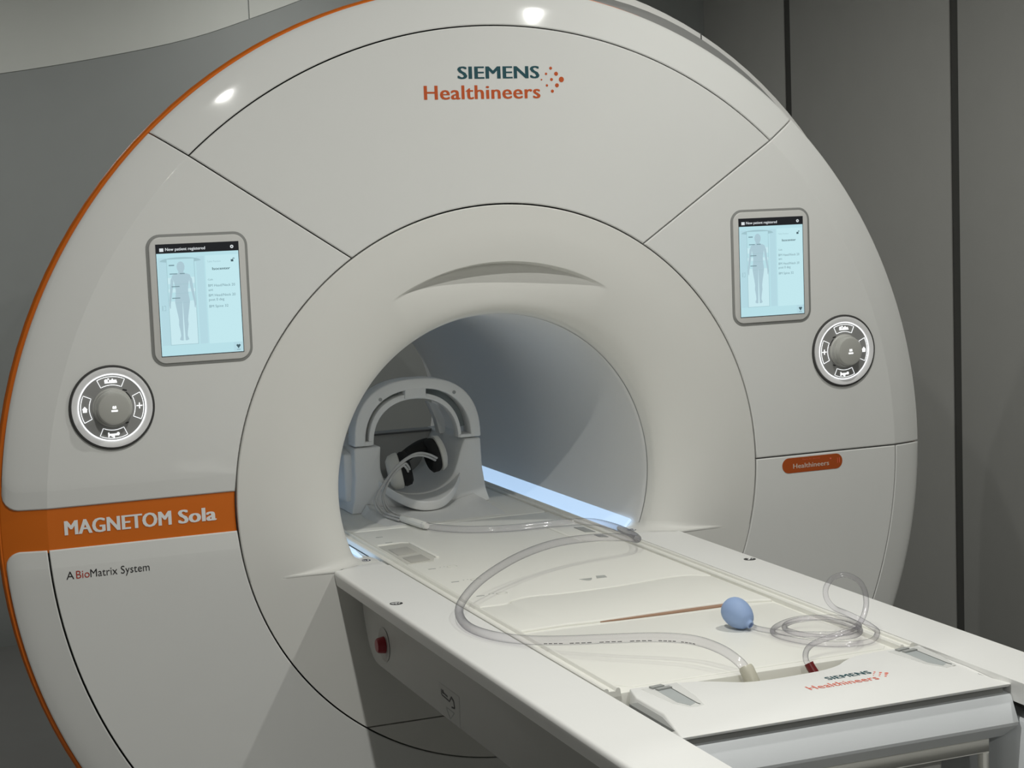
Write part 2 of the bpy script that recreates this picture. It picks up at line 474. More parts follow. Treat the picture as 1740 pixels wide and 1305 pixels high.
# funnel ring round the bore, with the scooped recess over the opening
RB = 0.364
def lip(r, a):
    u = max(0.0, min(1.0, (.552 - r) / (.552 - RB)))
    y = 0.078 * (1 - (1 - u ** 1.95) ** (1 / 1.95)) if u < 1 else 0.078
    # scoop: sharp upper edge on the r=.478 arc, fading below and to the sides
    a = (a + pi) % (2 * pi) - pi
    if abs(a) < radians(31):
        q = cos(a / radians(31) * pi / 2)
        if .368 < r < .478:
            t = (.478 - r) / .110
            f = min(t / .045, 1.0) if t < .045 else (1 - (t - .045) / .955)
            f = f if t < .6 else f * (1 - .5 * ((t - .6) / .4) ** 2)
            y += .037 * q ** 1.1 * f
    return y
na = 400
rads = sorted(set([RS - G, RS - G - .002] + [RS - .004 - (RS - RB - .004) * k / 46 for k in range(47)] + [.4785, .4779, .4765, .4750, .4727, .470]), reverse=True)
rows = [[(r * sin(2 * pi * k / na), .02, r * cos(2 * pi * k / na)) for k in range(na)] for r in [RS - G]]
for i, r in enumerate(rads):
    rows.append([(r * sin(2 * pi * k / na), lip(r, 2 * pi * k / na) + (.0016 if i == 0 else 0), r * cos(2 * pi * k / na)) for k in range(na)])
lipm = MB().grid(rows, close_v=True)
ringo = lipm.build('bore_ring', BEZEL, SCAN, smooth=32)
bm = bmesh.new(); bm.from_mesh(ringo.data)
bmesh.ops.bisect_plane(bm, geom=bm.verts[:] + bm.edges[:] + bm.faces[:], plane_co=(0, 0, -.1497), plane_no=(0, 0, 1), clear_inner=True)
bm.to_mesh(ringo.data); bm.free()
ringo.data.shade_smooth(); ringo.data.set_sharp_from_angle(angle=radians(32))
# bore liner (open at the far end)
n = 160
rows = []
for r, y in [(RB + .001, .0795), (RB - .0005, .0815), (.361, .10), (.356, .16), (.352, .24), (.351, .40), (.351, 1.54), (.360, 1.575), (.372, 1.577)]:
    rows.append([(r * sin(2 * pi * k / n), y, r * cos(2 * pi * k / n)) for k in range(n)])
MB().grid(rows, close_v=True).build('bore_liner', LINER, SCAN, smooth=40)
sg = MB(); rows = [[(r * sin(2 * pi * k / n), y, r * cos(2 * pi * k / n)) for k in range(n)] for r, y in [(RB - .0006, .0786), (RB - .0010, .0806)]]
sg.grid(rows, close_v=True).build('bore_seam', GROOVE, SCAN)
# block closing the ring below table height, notched for the tabletop, with its lower seam
def arc(r, a0, a1, k): return [(r * sin(a0 + (a1 - a0) * i / k), r * cos(a0 + (a1 - a0) * i / k)) for i in range(k + 1)]
ZS = -0.1497
rb_ = RS - G
def blk(zt, zb, notch):
    at_, ab = acos(zt / rb_), acos(max(-1, zb / rb_)) if zb > -rb_ else pi
    right = arc(rb_, at_, ab, 40); left = [(-x, z) for x, z in reversed(right)]
    P = right + (left if zb > -rb_ else left[1:])
    if notch: P += [(-.289, zt), (-.289, -.215), (.289, -.215), (.289, zt)]
    return P
for zt, zb, nt_, nm in ((ZS, -.4865, True, 'lower_ring_cover'), (-.4895, -9, False, 'lower_ring_cover')):
    MB().prism(blk(zt, zb, nt_), lambda x, z: (x, 0, z), lambda x, z: (x, .075, z)).build(nm, BEZEL, SCAN, smooth=30)
MB().prism(arc(rb_ - .01, acos(-.155 / .59), 2 * pi - acos(-.155 / .59), 80) + [(-.289, -.155), (-.289, -.215), (.289, -.215), (.289, -.155)],
           lambda x, z: (x, .012, z), lambda x, z: (x, .05, z)).build('core_plate', GAP, SCAN)
# little shelves either side of the tabletop
for s in (1, -1):
    cv = [(.400, -.0015), (.380, .012), (.352, .026), (.320, .038), (.2885, .046)]
    P = [(.515, .0005), (.46, -.0006)] + cv + [(.2885, .075), (.293, .100), (.302, .122), (.318, .138), (.345, .146), (.515, .146)]
    if s < 0: pass
    mb = MB().prism([(s * x, y) for x, y in P], lambda x, y: (x, y, -.1452), lambda x, y: (x, y, ZS))
    sh = mb.build('entry_shelf', BEZEL, SCAN, bevel=.0012, ang=50)
    # soft fillet where the ring runs out onto the shelf
    zf = -.1451; rowsF = []
    path = []
    for k in range(41):
        r = .548 - (.548 - RB) * (k / 40) ** .8
        path.append((sqrt(max(r * r - zf * zf, 0)), lip(r, acos(zf / r)), r))
    for k in range(1, 7):
        y = .079 + .065 * k / 6; r = RB - .004 * k / 6
        path.append((sqrt(r * r - zf * zf), y, r))
    for k, (x, y, r) in enumerate(path):
        a_, b_ = path[max(k - 1, 0)], path[min(k + 1, len(path) - 1)]
        t_ = Vector((b_[0] - a_[0], b_[1] - a_[1])).normalized()
        n_ = Vector((-t_.y, t_.x))
        if n_.dot(Vector((-1, -1))) < 0: n_ = -n_
        R_f = .019 * min(1.0, k / 28) ** 1.2 + .0002
        zu = zf + R_f; xu = sqrt(max(r * r - zu * zu, 0))
        A_, Q_, B_ = Vector((x + n_.x * R_f, y + n_.y * R_f, zf)), Vector((x, y, zf)), Vector((xu, y, zu))
        A_.y = max(A_.y, .0005)
        rowsF.append([(s * p.x, p.y, p.z) for p in [A_ * (1 - t) ** 2 + Q_ * 2 * t * (1 - t) + B_ * t * t for t in [q / 8 for q in range(9)]]])
    MB().grid(rowsF).build('shelf_fillet', BEZEL, SCAN, smooth=60)
    fr = lambda u, v, h, s=s: (s * .314 + u, .068 + v, -.1452 + h)
    flat('badge', [disc(0, 0, .0105)], NAVY_INK, sh, fr, .0005)
    flat('badge_mark', [disc(0, -.001, .0072), ], WHITE_INK, sh, fr, .0008)
    flat('badge_arrow', [bar(-.005, .004, .004, .002, .0034), bar(.002, .005, .001, -.006, .0034), bar(-.004, -.001, .0, .004, .003)], NAVY_INK, sh, fr, .0011)
    # glowing strip along the bore beside the tabletop
    y0, y1 = .105, 1.50
    V = [(s * .2925, y0, -.163), (s * .327, y0, -.126), (s * .327, y1, -.126), (s * .2925, y1, -.163)]
    nrm = Vector((-s * .73, 0, .68)) * -.006
    mb = MB().add(V + [tuple(Vector(v) + nrm) for v in V], [(0, 1, 2, 3), (7, 6, 5, 4), (0, 4, 5, 1), (1, 5, 6, 2), (2, 6, 7, 3), (3, 7, 4, 0)])
    mb.build('bore_light', LEDM, SCAN, smooth=0)

# ---- lettering on the front
front = lambda y: (lambda u, v, h: (u, y - h, v))
FR = front(0.0)
text('SIEMENS', TEAL_INK, up, 'wordmark', FR, width=.182, cap=.027, bold=.022, space=1.04, x0=-.084, z0=.8625, thick=.0006)
text('Healthineers', ORANGE_INK, up, 'wordmark', FR, width=.259, cap=.0305, bold=.016, space=1.05, x0=-.160, z0=.8205, thick=.0006)
dots = [(1466, 201, 15), (1521, 256, 20), (1574, 312, 27), (1416, 257, 12), (1471, 313, 15), (1526, 370, 20), (1367, 315, 8), (1421, 372, 12), (1476, 428, 16)]
k_ = .259 / 1205.0
flat('logo_dots', [disc(.098 + (x - 1340) * k_ * 1.03, .8205 + (497 - y) * k_ * .99 + (x - 1340) * -.000003, rr * k_, 18) for x, y, rr in dots], ORANGE_INK, up, FR, .0006)
OB = front(.0065)
text('MAGNETOM', WHITE_INK, ob, 'wordmark', OB, width=.207, cap=.0300, bold=.028, space=1.03, x0=-.940, z0=-.0135, thick=.0008)
text('Sola', WHITE_INK, ob, 'wordmark', OB, width=.074, cap=.0290, bold=.028, space=1.03, x0=-.7165, z0=-.0135, thick=.0008)
FL_ = front(-.0002)
text('A', BLACK_INK, ll, 'caption', FL_, cap=.0165, bold=.004, x0=-.9445, z0=-.1005)
text('Bio', mat('caption_red_ink', (.45, .03, .01), .5, noise=0), ll, 'caption', FL_, width=.026, cap=.0165, bold=.004, x0=-.9255, z0=-.1005)
text('Matrix System', BLACK_INK, ll, 'caption', FL_, width=.116, cap=.0165, bold=.004, space=1.02, x0=-.898, z0=-.1005)
# round-ended sticker
st = MB().prism(rrect(.668, .828, -.0415, -.0065, .0172), lambda x, z: (x, -.0002, z), lambda x, z: (x, -.0008, z)).build('sticker', mat('sticker_orange', (.42, .075, .008), .5, noise=.02), rl, smooth=0)
SK = front(-.0008)
text('Thanks for cleaning', CORAL_INK, st, 'caption', SK, width=.047, cap=.0030, x0=.720, z0=-.0135)
text('Healthineers', mat('sticker_text_ink', (.66, .55, .47), .5, noise=0), st, 'caption', SK, width=.095, cap=.0115, bold=.012, space=1.04, x0=.6965, z0=-.0315)
flat('caption', [disc(.796, -.0165, .0022, 12)], CORAL_INK, st, SK)
flat('caption', [bar(.815, -.0165, .815, -.0285, .0009), bar(.820, -.0165, .820, -.0285, .0013)], CORAL_INK, st, SK)

# ---- touch screens
def silhouette():
    """half outline of a standing figure, head up, (x, z) in figure heights"""
    half = [(.0, .0), (.035, .0), (.058, .012), (.052, .03), (.040, .06), (.046, .12), (.060, .20), (.056, .26), (.066, .33), (.082, .42), (.092, .49), (.090, .52)]
    body = half + [(.080, .58), (.076, .64), (.084, .70), (.096, .76), (.118, .80), (.110, .828), (.075, .845), (.034, .855), (.030, .872), (.046, .905), (.050, .94), (.040, .975), (.020, .995), (.0, 1.0)]
    return body
def arm():
    return [(.098, .76), (.119, .80), (.132, .775), (.140, .70), (.150, .62), (.163, .52), (.166, .455), (.158, .405), (.148, .42), (.146, .47), (.134, .535), (.118, .62), (.106, .69)]
def touchscreen(s):
    par = pl if s < 0 else pr
    x0, x1 = (-.752, -.549) if s < 0 else (.549, .752)
    z0, z1 = .305, .566
    root = MB().prism(rrect(x0, x1, z0, z1, .028), lambda x, z: (x, .003, z), lambda x, z: (x, -.0012, z)).build('screen_surround', GROOVE, SCAN, bevel=.0008, ang=50)  # raised grey strip; its tone stands in for shade in the groove
    fr = MB().prism(rrect(x0 + .0055, x1 - .0055, z0 + .0055, z1 - .0055, .023), lambda x, z: (x, 0, z), lambda x, z: (x, -.0035, z)).build('screen_frame', FRAME, root, bevel=.0022, seg=3, ang=50)
    a0, a1, b0, b1 = x0 + .0185, x1 - .0185, z0 + .019, z1 - .0195
    W, H = a1 - a0, b1 - b0
    fy = front(-.0036)
    P = lambda u, v: (a0 + u * W, b1 - v * H)
    def F(u, v, h): q = P(u, v); return fy(q[0], q[1], h)
    rc = lambda u0, v0, u1, v1: [(u0, v0), (u1, v0), (u1, v1), (u0, v1)]
    flat('display', [rc(0, 0, 1, 1)], SC_BAR, root, F, .0004)
    flat('display', [rc(.006, .083, .992, .994)], SC_BG, root, F, .0006)
    flat('display', [rc(.585, .115, .985, .905)], SC_PANE, root, F, .0007)
    flat('display', [rc(.02, .12, .115, .90), rc(.475, .12, .57, .90)], SC_SHADE, root, F, .0007)
    # gantry arc and couch drawn on the screen
    cx, cz = .285, .155
    arcp = [(cx + .245 * cos(t), cz - .035 * sin(t)) for t in [pi * k / 16 for k in range(17)]]
    flat('diagram', [arcp + [(cx + .13 * cos(t), cz + .012 - .022 * sin(t)) for t in [pi - pi * k / 16 for k in range(17)]]], SC_LINE, root, F, .0009)
    flat('diagram', [rc(.118, .135, .452, .90)], SC_LINE, root, F, .0010)
    flat('diagram', [rc(.124, .137, .446, .896)], SC_COUCH, root, F, .0011)
    flat('diagram', [rc(.124, .137, .446, .30)], SC_BG, root, F, .00115)
    flat('diagram', [rc(.124, .355, .446, .40), rc(.124, .43, .446, .51)], SC_BG, root, F, .00115)
    hx, hz0, hz1 = .285, .862, .158
    Hh = hz0 - hz1
    fx = H * Hh / W * 1.02
    T = lambda p, sg: (hx + sg * p[0] * fx, hz0 - p[1] * Hh)
    b = silhouette()
    k = [i for i, p in enumerate(b) if p[1] == .49][0]
    legs = [[T(p, sg) for p in ([(.012, .0)] + b[1:k + 2] + [(.002, .52), (.002, .46)])] for sg in (1, -1)]
    tors = [T(p, 1) for p in b[k:]] + [T(p, -1) for p in reversed(b[k:-1])]
    for sg in (1, -1): flat('figure_arm', [[T(p, sg) for p in arm()]], SC_BODY, root, F, .0014)
    for q in legs: flat('figure_leg', [q], SC_BODY, root, F, .0014)
    flat('figure_torso', [tors], SC_BODY, root, F, .00145)
    for v_ in (.36, .44, .525): flat('figure_line', [bar(.203, v_, .367, v_, .003)], SC_LINE, root, F, .0017)
    for q in (rc(.145, .185, .21, .195), rc(.15, .262, .24, .270), rc(.27, .262, .33, .270), rc(.165, .375, .26, .383), rc(.165, .478, .26, .486)): flat('figure_caption', [q], SC_TXT, root, F, .0018)
    flat('icon', [rc(.04, .545, .05, .59), rc(.06, .545, .085, .55), rc(.06, .585, .085, .59), rc(.08, .545, .085, .59)], SC_LINE, root, F, .0010)
    D = lambda u, v, h: F(u, v, h)
    def tx(s_, m, u, v, wd, cap, bold=.0, nm='screen_text'):
        FF = lambda x, z, h: fy(a0 + u * W + x, b1 - v * H + z, h)
        text(s_, m, root, nm, FF, width=wd * W, cap=cap, bold=bold, thick=.0010)
    tx('New patient registered', SC_WHITE, .115, .060, .475, .0062, .012)
    flat('icon', [rc(.045, .036, .093, .066)], SC_WHITE, root, F, .0010)
    e = W / H
    flat('icon', [[(.915 + .020 * cos(t), .046 + .020 * e * sin(t)) for t in [2 * pi * q / 14 for q in range(14)]]], SC_WHITE, root, F, .0010)
    flat('icon', [[(.915 + .008 * cos(t), .046 + .008 * e * sin(t)) for t in [2 * pi * q / 10 for q in range(10)]]], SC_BAR, root, F, .0014)
    tx('Table Position', SC_LINE, .605, .178, .165, .0036)
    flat('icon', [rc(.895, .160, .925, .180)], SC_DARK, root, F, .0012)
    flat('icon', [bar(.921, .162, .921, .150, .005), bar(.921, .149, .937, .149, .005), bar(.937, .148, .937, .158, .005)], SC_DARK, root, F, .0012)
    tx('Isocenter', SC_DARK, .665, .248, .215, .0056, .014)
    tx('Coils', SC_TXT, .605, .340, .06, .0036)
    tx('BM Head/Neck 20', SC_TXT, .605, .397, .325, .0054)
    tx('ant', SC_TXT, .605, .435, .055, .0054)
    tx('BM Head/Neck 20', SC_TXT, .605, .485, .325, .0054)
    tx('post 0 deg', SC_TXT, .605, .523, .185, .0054)
    tx('BM Spine 32', SC_TXT, .605, .583, .23, .0054)
    flat('display', [rc(.875, .905, .990, .990)], SC_SHADE, root, F, .0009)
    flat('icon', [[(.905, .935), (.92, .925), (.932, .932), (.944, .925), (.96, .935), (.932, .965)]], SC_DARK, root, F, .0012)
    flat('icon', [rc(.91, .972, .955, .977)], SC_TXT, root, F, .0012)
    return root
touchscreen(-1); touchscreen(1)

# ---- round control dials
def dial(s):
    cx, cz = s * .836, .232
    c = (cx, 0, cz); ax = (0, -1, 0)
    mb = MB(); lathe(mb, c, ax, [(.0, .0002), (.0835, .0002), (.0835, .004), (.081, .0055), (.0795, .0045)], 72, (0, 0, 1))
    root = mb.build('control_dial', GAP, SCAN)
    mb = MB(); lathe(mb, c, ax, [(.0795, .003), (.0785, .0068), (.073, .0072), (.0665, .0045)], 72, (0, 0, 1)); mb.build('silver_bezel', SILVER, root)
    mb = MB(); lathe(mb, c, ax, [(.0668, .0040), (.0662, .0058), (.0648, .0058), (.0640, .0040)], 72, (0, 0, 1)); mb.build('light_ring', GLOWR, root)
    mb = MB(); lathe(mb, c, ax, [(.0635, .0045), (.030, .0045), (.0, .0045)], 72, (0, 0, 1)); mb.build('dial_face', DIALF, root)
    FD = lambda u, v, h: (cx + u, -.0046 - h, cz + v)
    def button(ang):
        a = radians(ang); hw = radians(26)
        ro, ri = .0610, .0445
        O = [(ro * sin(a + hw * (2 * k / 12 - 1)), ro * cos(a + hw * (2 * k / 12 - 1))) for k in range(13)]
        hi_ = hw * 1.02
        # inner edge bows toward the rim
        I = [(ri * sin(a + hi_ * (1 - 2 * k / 12)), ri * cos(a + hi_ * (1 - 2 * k / 12))) for k in range(13)]
        P = [FD(x, z, .0006) for x, z in O + I]
        mb = MB(); tube(mb, P + [P[0]], .00055, 6, caps=False)
        return mb.build('button', GLOWW, root)
    bt = button(0); bb = button(180); bl = button(-90); br = button(90)
    # table-up symbol
    flat('icon', [disc(-.009, .053, .0033, 12), bar(-.012, .0495, .012, .0495, .0022), bar(-.003, .0525, .011, .0525, .0032), disc(-.0045, .0565, .0016, 8), bar(.0, .0505, .004, .0565, .002)], GLOWW, bt, FD, .0008)
    flat('icon', [bar(-.010, -.049, -.010, -.058, .0022), bar(-.010, -.0535, .010, -.0535, .0036), disc(.0085, -.052, .0028, 12), bar(.0, -.055, .0, -.0595, .0028), disc(-.003, -.056, .002, 8)], GLOWW, bb, FD, .0008)
    home, plus = (bl, br) if s < 0 else (br, bl)
    hx = -.053 if s < 0 else .053
    flat('icon', [[(hx - .0052, -.0005), (hx, .0055), (hx + .0052, -.0005), (hx + .0038, -.0005), (hx + .0038, -.006), (hx - .0038, -.006), (hx - .0038, -.0005)]], GLOWW, home, FD, .0008)
    flat('icon', [bar(-hx - .0058, 0, -hx + .0058, 0, .0018), bar(-hx, -.0058, -hx, .0058, .0018)], GLOWW, plus, FD, .0008)
    ck = (cx, -.0045, cz)
    mb = MB(); lathe(mb, ck, ax, [(.0385, 0), (.0385, .003), (.0362, .005), (.0355, .0155), (.0335, .0165), (.0325, .0245), (.0305, .0272), (.026, .0285), (.0, .0285)], 64, (0, 0, 1))
    kn = mb.build('knob', KNOB, root)
    FK = lambda u, v, h: (cx + u, -.0330 - h, cz + v)
    flat('icon', [bar(-.006, -.004, .006, -.004, .0032), bar(-.0035, .002, .0035, .002, .0034), disc(-.002, .0045, .0013, 8), disc(.002, .0045, .0013, 8)], GLOWW, kn, FK, .0006)
    FD2 = lambda u, v, h: (cx + u, -.0048 - h, cz + v)
    m_ = -s
    flat('knob_scale', [[(m_ * (.0395 * cos(t)), .0395 * sin(t)) for t in [radians(20 + 25 * k / 8) for k in range(9)]] + [(m_ * (.0412 * cos(t)), .0412 * sin(t)) for t in [radians(45 - 25 * k / 8) for k in range(9)]]], BLACK_INK, kn, FD2, .0006)
    flat('knob_mark', [bar(m_ * .022, .034, m_ * .030, .032, .0026)], BLACK_INK, kn, FD2, .0006)
    flat('knob_mark', [bar(m_ * .024, -.033, m_ * .030, -.031, .0022)], BLACK_INK, kn, FD2, .0006)
    return root
dial(-1); dial(1)

# ------------------------------------------------------------------ patient table
TAB = empty('patient_table', (0, -.7, FLOOR), 'long white patient table docked to the scanner, grey end cap', 'patient table')
def T(mb_obj): return attach(mb_obj, TAB)
ZT = -.145
for s in (-1, 1):
    cv = [(.3995, -.0035), (.380, .0095), (.352, .0235), (.320, .0355), (.2865, .0435)]
    # thick rail
    mb = MB()
    prof = [(.2840, ZT), (.3970, ZT), (.3995, ZT - .0006), (.4018, ZT - .0022), (.4032, ZT - .0045), (.4040, ZT - .0070), (.4040, ZT - .0082), (.4000, ZT - .0295), (.3990, ZT - .0315), (.3970, ZT - .0325), (.2840, ZT - .0325)]
    rows = [[(s * x, y, z) for x, z in prof] for y in (-1.78, -.0035)]
    mb.grid(rows, close_v=True); k = len(prof)
    mb.F.append(tuple(range(k))); mb.F.append(tuple(range(2 * k - 1, k - 1, -1)))
    rail = T(mb.build('side_rail', TABLE, smooth=40))
    tg = MB().prism([(s * x, y) for x, y in [(.392, -.006)] + cv[1:] + [(.2865, -.006)]], lambda x, y: (x, y, ZT - .0003), lambda x, y: (x, y, ZT - .004)).build('rail_tongue', TABLE, None, bevel=.0008, ang=50)
    T(tg)
    # round control pad on the rail
    cx, cy = s * .381, -.353
    fp = lambda u, v, h, cx=cx, cy=cy: (cx + u, cy + v, ZT + h)
    flat('control_pad', [disc(0, 0, .0125, 28)], BLACK_INK, rail, fp, .0004)
    flat('pad_symbols', [bar(-.0095, .001, -.0055, .004, .003), bar(-.004, .007, -.001, .002, .0025), bar(.001, .008, .004, .003, .0025), bar(.005, .001, .009, .003, .003),
                         bar(-.008, -.004, -.005, -.002, .0025), bar(-.003, -.003, -.001, -.008, .0025), bar(.003, -.003, .005, -.006, .0025), bar(-.001, .000, .002, .000, .002)] if s < 0 else
         [bar(-.006, -.006, .004, .006, .004), bar(-.002, .009, .006, .008, .003), bar(.004, -.002, .008, .001, .003)], WHITE_INK, rail, fp, .0008)
for o in [c for c in bpy.data.objects if c.name.startswith(('control_pad', 'pad_symbols'))]:
    o.matrix_parent_inverse = Matrix.Identity(4)

# body under the rails with a rounded front lower corner
zb_, zt_ = -.322, ZT - .032
P = [(-1.72, zt_), (-1.72, zb_)] + [(-.125 + .075 * sin(t) , zb_ + .075 - .075 * cos(t)) for t in [radians(a) for a in range(0, 70, 8)]] + [(-.034, -.235), (-.024, zt_)]
for s in (-1, 1):
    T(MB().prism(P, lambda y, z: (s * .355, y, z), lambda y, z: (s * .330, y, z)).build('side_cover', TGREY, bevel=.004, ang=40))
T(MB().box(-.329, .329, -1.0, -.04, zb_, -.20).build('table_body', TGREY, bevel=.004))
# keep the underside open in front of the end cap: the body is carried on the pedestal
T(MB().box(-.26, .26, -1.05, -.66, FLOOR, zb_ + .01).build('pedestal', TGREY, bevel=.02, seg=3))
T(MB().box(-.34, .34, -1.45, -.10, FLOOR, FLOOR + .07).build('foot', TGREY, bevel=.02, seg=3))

# emergency button
eb = MB(); lathe(eb, (-.355, -.176, -.268), (-1, 0, 0), [(0, .0006), (.043, .0006), (.0445, .0012), (.041, .0016), (.039, .0008), (.0, .0008)], 40, (0, 0, 1))
for i, v in enumerate(eb.V):
    eb.V[i] = (v[0], -.176 + (v[1] + .176) * .85, -.268 + (v[2] + .268) * .78)
eb = T(eb.build('button_recess', mat('recess_grey', (.44, .44, .42), .5, noise=.01)))
rb2 = MB(); lathe(rb2, (-.356, -.178, -.268), (-1, 0, 0), [(.017, 0), (.0165, .004), (.0150, .013), (.0125, .016), (0, .0165)], 36, (0, 0, 1))
T(rb2.build('emergency_button', RED))
# warning label
P = [(-.510, -.262), (-.618, -.262), (-.618, -.320), (-.510, -.320)]
lb = T(MB().prism([(p[0], p[1]) for p in P], lambda y, z: (-.3552, y, z), lambda y, z: (-.35535, y, z)).build('warning_label', mat('label_film', (.48, .48, .46), .5, noise=0), smooth=0))
FLB = lambda u, v, h: (-.35535 - h, -.510 - u, -.262 + v)
lbm = []
lbm.append(flat('label_pictogram', [bar(.012, -.010, .012, -.020, .003), bar(.014, -.020, .055, -.022, .0028), bar(.020, -.014, .045, -.016, .003), disc(.020, -.013, .004, 10), bar(.055, -.022, .066, -.012, .0035), bar(.066, -.012, .078, -.016, .0045), bar(.078, -.016, .082, -.028, .0045), bar(.082, -.028, .066, -.030, .003)], BLACK_INK, lb, FLB, .0004))
lbm.append(flat('label_pictogram', [bar(.035, -.038, .078, -.038, .0022), bar(.078, -.038, .056, -.054, .0022), bar(.056, -.054, .035, -.038, .0022)], GREY_INK, lb, FLB, .0004))

# tabletop
tt = T(MB().box(-.2805, .2805, -1.076, 1.38, -.190, -.1535).build('tabletop', CREAM, bevel=.002))
for s in (-1, 1):
    prof = [(.2805, -.158), (.2805, -.1450), (.2785, -.1435), (.2755, -.1435), (.2735, -.1450), (.2725, -.1485), (.2615, -.1490), (.2600, -.1455), (.2585, -.1440), (.2555, -.1440), (.2535, -.1460), (.2525, -.1520), (.2525, -.158)]
    mb = MB(); rows = [[(s * x, y, z) for x, z in prof] for y in (-1.078, 1.37)]
    mb.grid(rows, close_v=True); k = len(prof); mb.F.append(tuple(range(k))); mb.F.append(tuple(range(2 * k - 1, k - 1, -1)))
    T(mb.build('edge_channel', CREAM, smooth=30))
def slab(name, poly, z0, z1, m, bev, top=None):
    f1 = (lambda x, y: (x, y, z1)) if top is None else top
    return T(MB().prism(poly, lambda x, y: (x, y, z0), f1).build(name, m, None, bevel=bev, seg=3, ang=50))
# spine section: rear plate, front plate with a soft curved seam, then the foot pad
cs = [(.249, -.436), (.19, -.405), (.049, -.424), (-.064, -.426), (-.133, -.418), (-.175, -.432), (-.195, -.452), (-.249, -.452)]
csp = [(p.x, p.y) for p in spline([(a, b, 0) for a, b in cs], 5)]
slab('spine_plate', [(-.249, .40), (.249, .40)] + csp, -.156, -.1472, CREAM, .0035)
fe = [(-.249, -.655), (-.16, -.650), (-.106, -.655), (.005, -.651), (.101, -.648), (.175, -.648), (.249, -.672)]
sp2 = slab('spine_plate', [(x, y + .0025 - .005) for x, y in csp] + fe, -.156, -.1482, CREAM, .0030)
slab('foot_pad', [(-.246, -.668), (.246, -.686), (.246, -1.045), (.235, -1.058), (-.222, -1.058), (-.246, -1.035)], -.156, -.1515, CREAM, .003)
T(MB().prism([(-.11, -.653), (.03, -.648), (.17, -.645), (.185, -.650), (.17, -.663), (.03, -.662), (-.05, -.659)], lambda x, y: (x, y, -.1532), lambda x, y: (x, y, -.1512)).build('gap_shade', AMBER, smooth=0))  # orange-brown strip painting the shade in the gap under the plate edge
slab('coil_plate', rrect(-.249, .249, .405, 1.34, .02), -.156, -.1475, CREAM, .003)
# connector recess with two sockets, left and right
for s in (-1, 1):
    mb = MB()
    P = [(.243, .205), (.184, .214), (.170, .206), (.172, .030), (.188, -.010), (.246, -.012), (.243, .205)][:-1]
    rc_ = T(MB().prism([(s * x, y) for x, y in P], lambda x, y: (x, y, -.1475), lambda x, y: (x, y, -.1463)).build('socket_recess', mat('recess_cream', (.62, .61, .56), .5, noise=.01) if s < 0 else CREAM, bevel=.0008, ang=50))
    for (a, b, c_) in (((.155, .095, .190), (.055, .005, .190)) if s < 0 else ((.160, .105, .215), (.055, .035, .218))):
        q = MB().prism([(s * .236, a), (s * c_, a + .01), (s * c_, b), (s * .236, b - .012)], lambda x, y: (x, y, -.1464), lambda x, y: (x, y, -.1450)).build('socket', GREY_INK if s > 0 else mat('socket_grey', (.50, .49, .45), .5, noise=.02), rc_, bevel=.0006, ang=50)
        q.matrix_parent_inverse = Matrix.Identity(4)
    w_ = MB().prism([(s * .243, .214), (s * .182, .222), (s * .162, .208), (s * .164, .020), (s * .172, .020), (s * .172, .204), (s * .186, .214)], lambda x, y: (x, y, -.1475), lambda x, y: (x, y, -.1440 if s < 0 else -.1462)).build('recess_rim', CREAM, rc_, bevel=.001, ang=50)
    w_.matrix_parent_inverse = Matrix.Identity(4)
# scale marks and pictograms on the spine plates
FT = lambda u, v, h: (u, v, -.1472 + h)
FT2 = lambda u, v, h: (u, v, -.1482 + h)
marks = []
for yy in (.312, .24, .06): marks.append(bar(-.216, yy, -.200, yy, .004))
for yy in (-.082, -.224, -.368): marks.append(bar(-.224, yy, -.208, yy, .004))
T(flat('scale_marks', marks, GREY_INK, None, FT, .0004))
for yy in (-.082, -.224, -.368):
    T(flat('scale_symbol', [disc(-.196, yy + .006, .0016, 8), disc(-.187, yy + .007, .0016, 8)], PALE_INK, None, FT, .0004))
    rg = MB(); tube(rg, [(-.172 + .011 * cos(2 * pi * q / 20), yy + .008 * sin(2 * pi * q / 20), -.1471) for q in range(21)], .0009, 5, caps=False)
    T(rg.build('scale_symbol', mat('faint_ink', (.66, .655, .61), .5, noise=0), None))
for yy, (cx, cy) in enumerate(((.040, .450), (.036, -.334))):
    fz = FT if yy else (lambda u, v, h: (u, v, -.1475 + h))
    sgn = 1 if yy == 0 else -1
    T(flat('coil_pictogram', [[(cx - .030 + .002 * k, cy + sgn * .020 * sin(pi * k / 14)) for k in range(15)][::1], [(cx + .004, cy - .010), (cx + .026, cy - .012), (cx + .030, cy + .008), (cx + .012, cy + .012)]], PALE_INK, None, fz, .0004))

# end cap: top with scooped cable tray, bright front lip, pale grey face
ZN = -.1475
cut = [(-.239, -1.080), (-.178, -1.084), (-.135, -1.092), (-.100, -1.112), (-.070, -1.132), (-.035, -1.139), (.02, -1.138), (.070, -1.134), (.105, -1.122), (.130, -1.104), (.155, -1.090), (.185, -1.084), (.256, -1.080)]
cutp = [(p.x, p.y) for p in spline([(a, b, 0) for a, b in cut], 4)]
top = cutp + [(.258, -1.13), (.256, -1.22), (.2835, -1.326), (-.2755, -1.326), (-.2515, -1.222), (-.2515, -1.13)]
n = len(top)
mb = MB()
def ztop(x, y): return ZN if y > -1.223 else ZN - .004 * ((-1.223 - y) / .103) ** 1.5
V = [(x, y, ztop(x, y)) for x, y in top]
def lowpt(x, y):
    if y < -1.3: return (x, y + .004, -.1565)
    if y < -1.075 and x > .24: return (.2836, y, -.1515)
    if y < -1.125 and x < -.24: return (-.2815, y - .01, -.20)
    return (x, y, -.19)
V += [lowpt(x, y) for x, y in top]
mb.add(V, [tuple(range(n))] + [(i, i + n, (i + 1) % n + n, (i + 1) % n) for i in range(n)])
